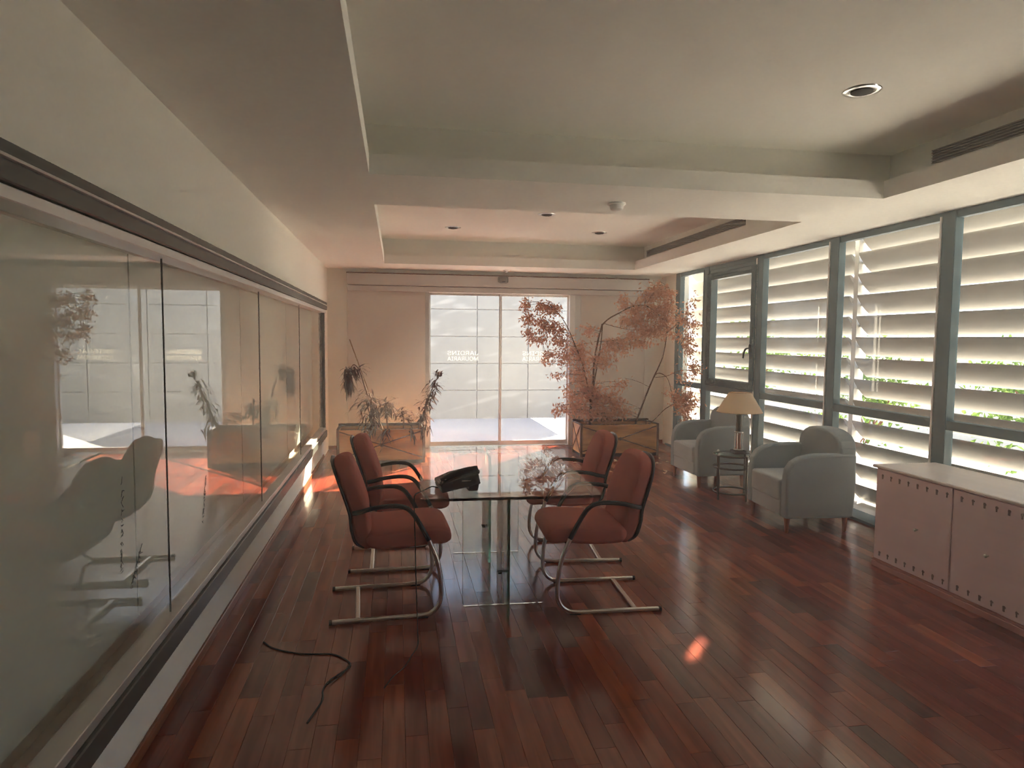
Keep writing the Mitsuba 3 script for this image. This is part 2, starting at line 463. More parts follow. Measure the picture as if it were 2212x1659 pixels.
# right wall: window bays in dark blue-grey frames
FX0, FX1 = 3.94, 4.012
mull = [9.07, 8.18, 6.877, 5.605, 4.32, 3.035, 1.75, 0.465, -0.82, -2.105]
mw = [0.14] + [0.12] * 9
structure('wall_right')
part('wall_right', 'corner_return', BX(3.96, 4.14, 9.14, 9.6, 0, ZS), 'm_wall', smooth=False)
part('wall_right', 'sill', BX(3.93, 4.14, YF, 9.4, -0.02, 0.025, 0.003), 'm_window_frame', smooth=False)
part('wall_right', 'unseen_rear_wall', BX(3.96, 4.14, YF, 1.70, 0, ZS), 'm_wall', smooth=False)  # out of view; closes the rear bays to dim the near wall and ceiling
for i in range(6):
    wn = structure(f'window_{i + 2}')
    ya, yb = mull[i + 1] + mw[i + 1] / 2, mull[i] - mw[i] / 2
    part(wn, 'mullion', BX(FX0, FX1, mull[i] - mw[i] / 2, mull[i] + mw[i] / 2, 0.0, ZS, 0.004), 'm_window_frame', smooth=False)
    part(wn, 'glazing_bead', BX(FX0 - 0.006, FX0 + 0.02, ya, ya + 0.018, 0.03, ZS - 0.03, 0.002), 'm_alu_light' if i in (1, 2, 3) else 'm_window_frame', smooth=False)
    part(wn, 'head', BX(FX0 + 0.01, FX1, ya, yb, 2.445, ZS, 0.003), 'm_window_frame', smooth=False)
    if i == 1:
        # casement that opens
        part(wn, 'transom', BX(FX0, FX1, ya, yb, 0.905, 0.985, 0.004), 'm_window_frame', smooth=False)
        part(wn, 'head_panel', BX(FX0 + 0.02, FX1, ya, yb, 2.37, 2.45, 0.003), 'm_window_frame', smooth=False)
        sa = part(wn, 'sash', cat(BX(FX0 - 0.02, FX1, ya, ya + 0.09, 0.985, 2.40, 0.004), BX(FX0 - 0.02, FX1, yb - 0.115, yb, 0.985, 2.40, 0.004),
                                  BX(FX0 - 0.02, FX1, ya + 0.09, yb - 0.115, 0.985, 1.075, 0.004), BX(FX0 - 0.02, FX1, ya + 0.09, yb - 0.115, 2.315, 2.40, 0.004)), 'm_window_frame', smooth=False)
        part(sa, 'handle', cat(round_hull([(FX0 - 0.04, ya + 0.04, 1.42), (FX0 - 0.04, ya + 0.04, 1.50)], 0.014),
                               tube(spline([(FX0 - 0.045, ya + 0.04, 1.47), (FX0 - 0.085, ya + 0.05, 1.46), (FX0 - 0.09, ya + 0.08, 1.41), (FX0 - 0.085, ya + 0.10, 1.36)], 5), 0.010)), 'm_black')
        zt = [(0.03, 0.905), (1.075, 2.315)]
    else:
        part(wn, 'transom', BX(FX0 + 0.005, FX1, ya, yb, 0.915, 0.985, 0.004), 'm_window_frame', smooth=False)
        zt = [(0.03, 0.915), (0.985, 2.445)]
    for za, zb in zt:
        part(wn, 'pane', {'type': 'rectangle', 'to_world': T().translate([4.0, (ya + yb) / 2, (za + zb) / 2]).rotate([0, 1, 0], 90).scale([(zb - za) / 2 + 0.01, (yb - ya) / 2 + 0.01, 1]),
                          'bsdf': {'type': 'ref', 'id': 'm_pane'}})

# added haze that fills the room, standing in for lens glare
structure('haze', 'faint added haze standing in for lens glare')
scene['haze'] = {'type': 'cube', 'to_world': T().translate([1.53, 3.42, 1.25]).scale([2.39, 5.96, 1.245]), 'bsdf': {'type': 'null'}, 'interior': GLARE_HAZE}

# ------------------------------------------------------------------ outside
gr = structure('ground', 'pavement outside the windows')
part(gr, 'earth', BX(-30, 40, -30, 60, -0.30, -0.06), 'm_pave_light', smooth=False)
part(gr, 'dark_paving', BX(-3.5, 2.62, 10.02, 13.1, -0.06, -0.02), 'm_pave_dark', smooth=False)
part(gr, 'light_strip', BX(-3.5, 5.2, 9.70, 10.015, -0.06, -0.015), 'm_pave_light', smooth=False)
part(gr, 'light_path', BX(2.625, 5.2, 10.02, 13.1, -0.06, -0.018), 'm_pave_light', smooth=False)
ow = structure('outer_wall', 'pale tiled wall across the yard')
part(ow, 'core', BX(-4.2, 4.3, 13.135, 13.4, -0.06, 3.21), 'm_grout', smooth=False)
for ix in range(-4, 4):
    for iz in range(7):
        xa = 0.53 + ix * 1.02 + 0.006
        part(ow, 'tile', BX(xa, xa + 1.008, 13.1, 13.14, iz * 0.527 + 0.020 - 0.05 * (iz == 0), min(iz * 0.527 + 0.535, 3.20), 0.004), 'm_tile', smooth=False)
gw = structure('garden_wall', 'low pale wall behind the louvres')
part(gw, 'face', BX(8.9, 9.2, -6, 16, -0.06, 0.55), 'm_concrete', smooth=False)
part(gw, 'coping', BX(8.85, 9.25, -6, 16, 0.55, 0.62, 0.01), 'm_concrete', smooth=False)

# garden rail outside
rl = thing('garden_railing', 'thin metal railing outside, behind the lower louvres', 'railing')
for z in (0.62, 0.86):
    part(rl, 'rail', tube([(6.2, -2, z), (6.2, 13, z)], 0.022, 8), 'm_brushed')
for k in range(11):
    part(rl, 'post', tube([(6.2, -1.8 + 1.45 * k, -0.06), (6.2, -1.8 + 1.45 * k, 0.88)], 0.02, 8), 'm_brushed')


def leaf_cloud(centers, radii, n, ln, wd, droop=0.0, seed=0):
    g = np.random.default_rng(seed)
    V, Fc = [], []
    for i in range(n):
        c = centers[g.integers(len(centers))] if len(centers) else np.zeros(3)
        r = radii
        p = np.asarray(c) + g.normal(size=3) * r
        d = g.normal(size=3)
        d[2] -= droop
        d /= np.linalg.norm(d)
        s = np.cross(d, g.normal(size=3))
        s /= np.linalg.norm(s) + 1e-9
        k = np.cross(d, s)
        L, W = ln * (0.6 + 0.8 * g.random()), wd * (0.6 + 0.8 * g.random())
        o = len(V)
        V += [p, p + d * L * 0.5 + s * W * 0.5 + k * W * 0.25, p + d * L, p + d * L * 0.5 - s * W * 0.5 + k * W * 0.25, p + d * L * 0.5]
        Fc += [[o, o + 1, o + 4], [o + 1, o + 2, o + 4], [o + 2, o + 3, o + 4], [o + 3, o, o + 4]]
    return trimesh.Trimesh(np.array(V), np.array(Fc), process=False)


for k, (cx_, cy_, h_) in enumerate(((7.3, 3.6, 1.3), (7.5, 6.6, 1.5), (7.4, 9.6, 1.7), (7.4, 12.8, 1.9))):
    bu = thing('garden_shrub', ['low green shrub outside behind the nearest louvres', 'green shrub outside, second from the nearest louvres', 'green shrub outside level with the casement window',
                                'tallest green shrub outside beyond the dried tree'][k], 'shrub', 'shrubs outside the louvres')
    cs = [np.array([cx_, cy_, h_ * 0.55]) + rng.normal(size=3) * np.array([0.25, 0.5, h_ * 0.2]) for _ in range(14)]
    part(bu, 'foliage', leaf_cloud(cs, np.array([0.2, 0.25, 0.2]), 1500, 0.11, 0.05, 0.2, 40 + k), 'm_green_leaf', smooth=False, kind='stuff')
    part(bu, 'stem', cat(*[tube(spline([(cx_ + rng.normal() * .05, cy_ + rng.normal() * .08, -0.06), (cx_ + rng.normal() * .12, cy_ + rng.normal() * .2, h_ * .3), tuple(cs[j])], 4), 0.012, 5) for j in range(5)]), 'm_bark')

# sun louvres outside the windows
TILT, BW, BT, PITCHZ, LX = math.radians(50), 0.237, 0.044, 0.2, 4.40


def blade_mesh(y0, y1):
    n = 20
    an = np.arange(n) * 2 * PI / n
    a = BW / 2 * np.sign(np.cos(an)) * np.abs(np.cos(an)) ** 0.9
    b = BT / 2 * np.sin(an)
    px_ = a * math.cos(TILT) + b * math.sin(TILT)
    pz_ = -a * math.sin(TILT) + b * math.cos(TILT)
    v = np.vstack([np.stack([px_, np.full(n, y0), pz_], 1), np.stack([px_, np.full(n, y1), pz_], 1), [[0, y0, 0]], [[0, y1, 0]]])
    f = []
    for j in range(n):
        k = (j + 1) % n
        f += [[j, n + j, n + k], [j, n + k, k], [2 * n, j, k], [2 * n + 1, n + k, n + j]]
    m = trimesh.Trimesh(v, np.array(f), process=False)
    m.fix_normals()
    return m


posts = [9.62, 5.87, 2.12]  # banks stop here; the out-of-view bay beyond stays open for more daylight
for k, (yb, ya) in enumerate(zip(posts[:-1], posts[1:])):
    lv = thing('sun_louvre', ['far bank of pale slanted louvre blades outside the casement window', 'near bank of pale slanted louvre blades beside the pink cabinet', 'nearest bank of pale louvre blades, beyond the right edge'][k],
               'louvre', 'louvre banks outside the windows')
    bm = blade_mesh(ya + 0.03, yb - 0.085)
    d = ply(bm, 'm_louvre', smooth=40)
    for i in range(13):
        part(lv, 'blade', {**d, 'to_world': T().translate([LX, 0, 0.105 + i * PITCHZ])})
    part(lv, 'post', BX(LX - 0.05, LX + 0.05, ya - 0.05, ya + 0.012, -0.06, 2.85, 0.004), 'm_alu', smooth=False)
    for h0, h1 in (((6.625, 9.6), (ya - 0.055, 6.535)) if k == 0 else ((ya, yb - 0.06),)):
        part(lv, 'unseen_fascia', BX(LX - 0.012, LX + 0.012, h0, h1, 2.60, 3.0, 0.004), 'm_alu', smooth=False)  # out of view above the blades; blocks sun but for one slot
    part(lv, 'bracket', cat(*[BX(LX - 0.012, LX + 0.012, ya + 0.012, ya + 0.04, 0.105 + i * PITCHZ - 0.012, 0.105 + i * PITCHZ + 0.012, 0.002) for i in range(13)]), 'm_alu', smooth=False)
    part(lv, 'bracket', cat(*[BX(LX - 0.012, LX + 0.012, yb - 0.095, yb - 0.052, 0.105 + i * PITCHZ - 0.012, 0.105 + i * PITCHZ + 0.012, 0.002) for i in range(13)]), 'm_alu', smooth=False)
structure('outer_sill')
part('outer_sill', 'ledge', BX(4.14, 4.75, YF, 9.7, -0.06, -0.005, 0.004), 'm_pave_light', smooth=False)

# ------------------------------------------------------------------ fittings
dl_desc = ['large round chrome downlight near the top right of the ceiling', 'round downlight at the left of the far ceiling tray', 'round downlight nearest the smoke detector in the far tray', 'round downlight at the right of the far ceiling tray']
for k, (x_, y_) in enumerate(((2.36, 3.19), (0.645, 7.90), (1.53, 6.87), (2.41, 7.90))):
    dl = thing('downlight', dl_desc[k], 'ceiling light', 'recessed downlights in the ceiling trays')
    part(dl, 'ring', lathe([(0.062, ZT), (0.062, ZT - 0.004), (0.066, ZT - 0.007), (0.078, ZT - 0.008), (0.090, ZT - 0.005), (0.093, ZT), (0.062, ZT)], 40, (x_, y_, 0)), 'm_chrome')
    part(dl, 'reflector', lathe([(0.050, ZT - 0.0005), (0.055, ZT - 0.004), (0.062, ZT - 0.007), (0.062, ZT - 0.0005)], 32, (x_, y_, 0)), 'm_brushed')
    part(dl, 'lamp', lathe([(0.0, ZT - 0.016), (0.040, ZT - 0.015), (0.053, ZT - 0.010), (0.054, ZT - 0.0005)], 24, (x_, y_, 0)), 'm_dark_inside')  # no hole is cut; near-black disc paints the shade of the recess
sd = thing('smoke_detector', 'small white round smoke detector under the ceiling beam', 'smoke detector')
part(sd, 'base', lathe([(0, ZS), (0.062, ZS), (0.064, ZS - 0.010), (0.055, ZS - 0.016), (0, ZS - 0.016)], 32, (1.51, 4.55, 0)), 'm_white')
part(sd, 'head', lathe([(0, ZS - 0.052), (0.030, ZS - 0.052), (0.044, ZS - 0.044), (0.050, ZS - 0.016), (0, ZS - 0.016)], 32, (1.51, 4.55, 0)), 'm_white')
for k, (ya, yb) in enumerate(((0.9, 3.86), (6.20, 8.84))):
    av = thing('air_vent', ['dark slot air vent in the near ceiling tray', 'long dark slot air vent in the far ceiling tray'][k], 'air vent', 'slot vents in the ceiling trays')
    part(av, 'slot', BX(TRX1 + SET - 0.004, TRX1 + SET + 0.0, ya, yb, 2.690, 2.772), 'm_vent_slot', smooth=False)
    for z in (2.690, 2.707, 2.724, 2.741, 2.757, 2.770):
        part(av, 'slat', BX(TRX1 + SET - 0.014, TRX1 + SET - 0.004, ya, yb, z - 0.002, z + 0.003, 0.001), 'm_vent', smooth=False)
ms = thing('motion_sensor', 'small dark sensor box on the door header', 'sensor')
part(ms, 'body', round_hull([(1.415, YB - 0.155, 2.355), (1.535, YB - 0.155, 2.355), (1.435, YB - 0.19, 2.345), (1.515, YB - 0.19, 2.345), (1.415, YB - 0.155, 2.41), (1.535, YB - 0.155, 2.41)], 0.014), 'm_frame_grey')
part(ms, 'lens', round_hull([(1.46, YB - 0.2, 2.352), (1.49, YB - 0.2, 2.352)], 0.008), 'm_black_plastic')
sp = thing('ceiling_detector', 'tiny white detector on the ceiling above the door', 'detector')
part(sp, 'base', lathe([(0, ZS), (0.045, ZS), (0.042, ZS - 0.014), (0, ZS - 0.014)], 24, (1.49, 9.20, 0)), 'm_white')
part(sp, 'head', lathe([(0, ZS - 0.034), (0.016, ZS - 0.034), (0.020, ZS - 0.014), (0, ZS - 0.014)], 20, (1.49, 9.20, 0)), 'm_white')

# dark lettering stickers low on the left glass (too blurred in the photograph to read: short strokes)
for k, (y0, z0, ln, rise, hgt) in enumerate(((2.44, 0.74, 0.03, 0.30, 0.03), (2.52, 0.66, 0.10, 0.10, 0.03), (3.42, 0.66, 0.06, 0.20, 0.035))):
    g = np.random.default_rng(90 + k)
    ms_ = []
    for q in range(16):
        t = q / 15
        for w_ in range(2):
            a = np.array([-0.9335, y0 + ln * t + g.normal() * .003, z0 + rise * t + g.normal() * .004])
            b = a + np.array([0, (0.6 + g.random()) * hgt * 0.5, g.normal() * 0.010])
            ms_.append(tube([a, (a + b) / 2 + np.array([0, 0, g.normal() * .004]), b], 0.0009, 4))
    solo('glass_sticker', cat(*ms_), 'm_joint', ['tall faint strip of dark writing low on the left glass', 'short slanted patch of dark writing low on the left glass', 'faint dark writing on the second glass panel, right of the joint'][k],
         'sticker', 'dark writing on the left glass', smooth=False)

# ------------------------------------------------------------------ glass table
TZ = 0.74
tb = thing('glass_table', 'long clear glass conference table on crossed glass plates', 'table')
TROT = -math.radians(1.75)
c4 = np.array([(0.114, 3.367), (1.073, 3.330), (1.121, 5.057), (0.167, 5.075)])
tc = c4.mean(0)


def glass(m):
    return ply(m, 'm_glass', smooth=False, interior=GLASS_MEDIUM, exterior=GLARE_HAZE)


def tbx(x0, x1, y0, y1, z0, z1, b=0.002):
    return moved(BX(x0, x1, y0, y1, z0, z1, b), (tc[0], tc[1], 0), TROT)


part(tb, 'tabletop', glass(tbx(-0.479, 0.479, -0.855, 0.855, TZ - 0.014, TZ)))
for sgn, yc in ((-1, -0.42), (1, 0.555)):
    part(tb, 'leg_plate', glass(tbx(-0.236, -0.0085, yc - 0.0075, yc + 0.0075, 0.002, TZ - 0.0145)))
    part(tb, 'leg_plate', glass(tbx(0.0085, 0.236, yc - 0.0075, yc + 0.0075, 0.002, TZ - 0.0145)))
    part(tb, 'long_leg_plate', glass(tbx(-0.008, 0.008, yc - 0.24, yc + 0.24, 0.002, TZ - 0.0145)))
    for z in (0.20,):
        q = moved(tube([(-0.035, yc, z), (0.035, yc, z)], 0.006, 10), (tc[0], tc[1], 0), TROT)
        part(tb, 'connector', q, 'm_brushed', label='small metal fitting joining the glass plates')
        part(tb, 'connector', moved(tube([(-0.030, yc - 0.02, z), (-0.010, yc - 0.02, z)], 0.011, 10), (tc[0], tc[1], 0), TROT), 'm_black')

# ------------------------------------------------------------------ conference chairs (local: facing +x, origin at the middle of the rail ends)


def stations(path, ht, hw, e0=0.02, e1=0.02):
    p = np.asarray(path, float)
    t = np.gradient(p, axis=0)
    t /= np.linalg.norm(t, axis=1, keepdims=True)
    L = np.concatenate([[0], np.cumsum(np.linalg.norm(np.diff(p, axis=0), axis=1))])
    out = []
    for i in range(len(p)):
        nn = np.array([-t[i][2], 0, t[i][0]])
        a, b = L[i], L[-1] - L[i]
        k = 1.0
        for d, e in ((a, e0), (b, e1)):
            if d < e:
                k *= math.sqrt(max(0.0, 1 - (1 - d / e) ** 2))
        out.append((p[i], nn, max(ht(L[i] / L[-1]) * k, 0.001), max(hw(L[i] / L[-1]) * (0.86 + 0.14 * k), 0.002)))
    return out


def dense_ends(path, n=60):
    p = spline(path, 14)
    L = np.concatenate([[0], np.cumsum(np.linalg.norm(np.diff(p, axis=0), axis=1))])
    s = 0.5 - 0.5 * np.cos(np.linspace(0, PI, n))
    return np.stack([np.interp(s * L[-1], L, p[:, k]) for k in range(3)], 1)


seat_path = dense_ends([(0.195, 0, 0.447), (0.28, 0, 0.440), (0.40, 0, 0.442), (0.52, 0, 0.452), (0.60, 0, 0.450), (0.665, 0, 0.428)])
M_SEAT = loft(stations(seat_path, lambda s: 0.056 + 0.008 * math.sin(PI * s), lambda s: 0.236, 0.045, 0.06), 36, 4.5)
back_path = dense_ends([(0.240, 0, 0.405), (0.190, 0, 0.440), (0.166, 0, 0.515), (0.158, 0, 0.60), (0.128, 0, 0.70), (0.091, 0, 0.80), (0.056, 0, 0.888)])


def back_w(s):
    w = 0.190 + 0.040 * math.sin(PI * min(1, s * 1.25 + 0.05) * 0.72)
    if s > 0.66:
        w *= max(0.0, 1 - ((s - 0.66) / 0.345) ** 2.3) ** 0.5
    return w


M_BACK = loft(stations(back_path, lambda s: 0.057, back_w, 0.05, 0.045), 36, 4.0)
shell_path = back_path + np.array([[-0.054, 0, -0.012]]) * np.linspace(0.95, 0.90, len(back_path))[:, None]
M_SHELL = loft(stations(shell_path, lambda s: 0.009, lambda s: back_w(s) * 1.02, 0.012, 0.012), 36, 5.0)


def side_parts(s):
    y = s * 0.25
    low = spline([(0.0, y, 0.014), (0.25, y, 0.014), (0.49, y, 0.014), (0.555, y, 0.030), (0.592, y, 0.075), (0.603, y, 0.135), (0.595, y, 0.25), (0.570, y, 0.35), (0.535, y, 0.435)], 7)
    arm = spline([(0.535, y, 0.435), (0.470, y, 0.555), (0.430, y, 0.608), (0.385, y, 0.632), (0.32, y, 0.637), (0.23, y, 0.628), (0.17, y * 0.99, 0.612), (0.125, y * 0.95, 0.602)], 7)
    cap = tube([(-0.004, y, 0.014), (0.012, y, 0.014)], 0.0145, 10)
    glide = BX(0.47, 0.53, y - 0.012, y + 0.012, 0.0, 0.006, 0.001)
    return tube(low, 0.0125, 12), tube(arm, 0.0130, 12), cap, glide


CHAIR = [('seat', M_SEAT, 'm_red_fabric', 45), ('backrest', M_BACK, 'm_red_fabric', 45), ('back_shell', M_SHELL, 'm_black_plastic', 45)]
for s in (-1, 1):
    a, b, c, g_ = side_parts(s)
    CHAIR += [('tube_frame', a, 'm_chrome', 40), ('armrest', b, 'm_black', 40), ('end_cap', c, 'm_black', 40), ('glide', g_, 'm_black', False)]
CHAIR += [('crossbar', cat(BX(0.135, 0.160, -0.24, 0.24, 0.008, 0.024, 0.004)), 'm_brushed', False),
          ('seat_bar', cat(tube([(0.545, -0.25, 0.405), (0.545, 0.25, 0.405)], 0.012, 10), BX(0.30, 0.56, -0.10, -0.07, 0.385, 0.400, 0.003), BX(0.30, 0.56, 0.07, 0.10, 0.385, 0.400, 0.003)), 'm_black', 40)]
CHAIR_PLY = [(n, ply(m, b, smooth=s)) for n, m, b, s in CHAIR]
chairs = [((-0.375, 3.895), 3.0, 'nearest red-brown cantilever chair on the left side of the table, by the floor cable'),
          ((-0.320, 4.700), 0.6, 'farther red-brown cantilever chair on the left side of the table, before the left planter'),
          ((1.500, 3.812), 177.3, 'nearest red-brown cantilever chair on the right side of the table'),
          ((1.570, 4.665), 174.0, 'farther red-brown cantilever chair on the right side of the table, before the right planter')]
for (cx_, cy_), rz, lab in chairs:
    k = thing('cantilever_chair', lab, 'chair', 'cantilever chairs around the glass table')
    for n, d in CHAIR_PLY:
        part(k, n, {**d, 'to_world': T().translate([cx_, cy_, 0]).rotate([0, 0, 1], rz)})

# ------------------------------------------------------------------ tub armchairs (local: facing -x, origin at the middle of the front edge, floor level)


def arm_profile(y0, y1, r):
    pts = []
    prof = [(0.02, 0.125), (0.60, 0.125), (0.615, 0.40), (0.61, 0.645), (0.42, 0.648), (0.30, 0.646), (0.20, 0.639), (0.12, 0.622), (0.065, 0.590), (0.032, 0.540), (0.02, 0.45)]
    for x_, z_ in prof:
        for y_ in (y0, y1):
            pts.append((x_ + (r if x_ < 0.3 else -r), y_ + (r if y_ == y0 else -r), z_ + (r if z_ < 0.2 else -r)))
    return round_hull(pts, r)


def back_points(r):
    pts = []
    for a in np.linspace(0, PI, 13):
        y_, z_ = 0.300 * np.sign(math.cos(a)) * abs(math.cos(a)) ** 0.75, 0.62 + 0.205 * max(math.sin(a), 0) ** 0.6
        pts += [(0.50 + 0.03 * (z_ - 0.5), y_, z_ - r), (0.575 + 0.12 * (z_ - 0.5), y_, z_ - r)]
    for y_ in (-0.27, 0.27):
        pts += [(0.47, y_, 0.16), (0.575, y_, 0.16)]
    return pts


ARMCHAIR = [('arm', arm_profile(-0.35, -0.255, 0.024), 'm_gray_fabric', 40), ('arm', arm_profile(0.255, 0.35, 0.024), 'm_gray_fabric', 40),
            ('backrest', round_hull(back_points(0.028), 0.028), 'm_gray_fabric', 40),
            ('seat_cushion', round_hull([(a, b, c) for a in (0.035, 0.47) for b in (-0.222, 0.222) for c in (0.275, 0.402)], 0.028), 'm_gray_fabric_light', 40),
            ('front_panel', round_hull([(a, b, c) for a in (0.035, 0.47) for b in (-0.235, 0.235) for c in (0.143, 0.26)], 0.016), 'm_gray_fabric_light', 40)]
for (x_, y_) in ((0.06, -0.30), (0.06, 0.30), (0.56, -0.29), (0.56, 0.29)):
    ARMCHAIR.append(('leg', lathe([(0, 0.0), (0.012, 0.0), (0.014, 0.004), (0.024, 0.135), (0, 0.135)], 16, (x_, y_, 0)), 'm_leg_wood', 40))
ARM_PLY = [(n, ply(m, b, smooth=s)) for n, m, b, s in ARMCHAIR]
for (x_, y_), rz, lab in (((3.07, 5.20), -4.0, 'nearer grey fabric tub armchair, right of the lamp'), ((3.075, 6.87), 1.0, 'farther grey fabric tub armchair, left of the lamp')):
    k = thing('tub_armchair', lab, 'armchair', 'grey tub armchairs by the window')
    for n, d in ARM_PLY:
        part(k, n, {**d, 'to_world': T().translate([x_, y_, 0]).rotate([0, 0, 1], rz)})

# ------------------------------------------------------------------ round side table and lamp
SX, SY = 3.26, 6.10
st = thing('side_table', 'small round chrome side table with a glass top between the armchairs', 'side table')
for z in (0.432, 0.312, 0.072):
    m = trimesh.creation.torus(0.175, 0.0095, major_sections=48, minor_sections=10)
    m.apply_translation([SX, SY, z])
    part(st, 'ring', m, 'm_dark_chrome')
for k in range(4):
    a = math.radians(20 + 90 * k)
    x_, y_ = SX + 0.182 * math.cos(a), SY + 0.182 * math.sin(a)
    lg = part(st, 'leg', tube([(x_, y_, 0.0), (x_, y_, 0.44)], 0.0105, 12), 'm_dark_chrome')
    part(lg, 'knob', lathe([(0, 0.43), (0.011, 0.434), (0.013, 0.445), (0.008, 0.456), (0, 0.458)], 12, (x_, y_, 0)), 'm_brushed')
part(st, 'top', glass(lathe([(0, 0.440), (0.168, 0.440), (0.168, 0.448), (0, 0.448)], 48, (SX, SY, 0))))
lp = thing('table_lamp', 'table lamp with a cream conical shade on the round side table', 'lamp')
LXc, LYc = SX + 0.045, SY - 0.03
part(lp, 'base', BX(LXc - 0.06, LXc + 0.06, LYc - 0.06, LYc + 0.06, 0.4485, 0.482, 0.006), 'm_black', smooth=False)
part(lp, 'ring', lathe([(0, 0.483), (0.046, 0.483), (0.048, 0.489), (0.046, 0.495), (0, 0.495)], 28, (LXc, LYc, 0)), 'm_brushed')
part(lp, 'stem', lathe([(0, 0.495), (0.026, 0.495), (0.020, 0.60), (0.024, 0.655), (0, 0.655)], 24, (LXc, LYc, 0)), 'm_leg_wood')
for k in range(4):
    a = PI / 4 + k * PI / 2
    part(lp, 'rod', tube([(LXc + 0.036 * math.cos(a), LYc + 0.036 * math.sin(a), 0.49), (LXc + 0.036 * math.cos(a), LYc + 0.036 * math.sin(a), 0.66)], 0.0035, 8), 'm_brushed')
part(lp, 'ring', lathe([(0, 0.655), (0.042, 0.655), (0.044, 0.661), (0.042, 0.667), (0, 0.667)], 28, (LXc, LYc, 0)), 'm_brushed')
part(lp, 'column', lathe([(0, 0.667), (0.030, 0.667), (0.027, 0.80), (0.030, 0.825), (0.018, 0.832), (0.010, 0.845), (0, 0.845)], 24, (LXc, LYc, 0)), 'm_frame_dark')
part(lp, 'socket', lathe([(0, 0.845), (0.011, 0.845), (0.011, 0.905), (0.016, 0.91), (0.016, 0.95), (0, 0.955)], 16, (LXc, LYc, 0)), 'm_brushed')
sh = part(lp, 'shade', lathe([(0.218, 0.858), (0.104, 1.048), (0.1025, 1.0475), (0.2165, 0.8575), (0.218, 0.858)], 56, (LXc, LYc, 0)), 'm_shade')
part(sh, 'shade_ring', cat(*[moved(trimesh.creation.torus(r_, 0.002, major_sections=48, minor_sections=6), (LXc, LYc, z_)) for r_, z_ in ((0.217, 0.858), (0.1035, 1.048))]), 'm_stake')

# ------------------------------------------------------------------ pink cabinet at the right
cb = thing('cabinet', 'low pinkish wood cabinet with rows of small dark inlays at the right edge', 'cabinet')
CX, CYF, CYN = 3.27, 4.095, 2.78
part(cb, 'body', BX(CX, CX + 0.46, CYN, CYF, 0.055, 0.690, 0.003), 'm_cabinet', smooth=False)
part(cb, 'top', BX(CX - 0.022, CX + 0.475, CYN - 0.02, CYF + 0.022, 0.690, 0.708, 0.005), 'm_cabinet_top', smooth=False, label='paler overhanging top')
part(cb, 'plinth', cat(BX(CX - 0.012, CX + 0.465, CYN - 0.01, CYF + 0.010, 0.0, 0.040, 0.003), BX(CX - 0.006, CX + 0.462, CYN - 0.005, CYF + 0.005, 0.040, 0.058, 0.003)), 'm_cabinet_base', smooth=False)
for a, b, ky in ((3.445, 4.085, 3.70), (2.79, 3.435, 3.18)):
    dn = part(cb, 'door', BX(CX - 0.010, CX, a + 0.30 if False else a, b, 0.062, 0.684, 0.003), 'm_cabinet', smooth=False)
    kb = moved(lathe([(0, 0), (0.005, 0), (0.005, 0.012), (0.010, 0.016), (0.011, 0.022), (0.007, 0.027), (0, 0.028)], 16))
    kb.apply_transform(trimesh.transformations.rotation_matrix(-PI / 2, [0, 1, 0]))
    kb.apply_translation([CX - 0.010, ky, 0.362])
    part(dn, 'knob', kb, 'm_brushed', label='small metal knob')
    n = int((b - a) / 0.0775)
    for z in (0.636, 0.104):
        for i in range(n):
            yy = b - 0.058 - i * 0.0775
            if yy - 0.02 < a:
                continue
            w_ = 0.013 if i % 2 == 0 else 0.009
            part(dn, 'inlay', cat(BX(CX - 0.0116, CX - 0.0095, yy - w_ / 2, yy + w_ / 2, z - 0.016, z + 0.016), BX(CX - 0.0116, CX - 0.0095, yy - 0.011, yy + 0.008, z + 0.004, z + 0.012)), 'm_inlay', smooth=False)

# ------------------------------------------------------------------ planters


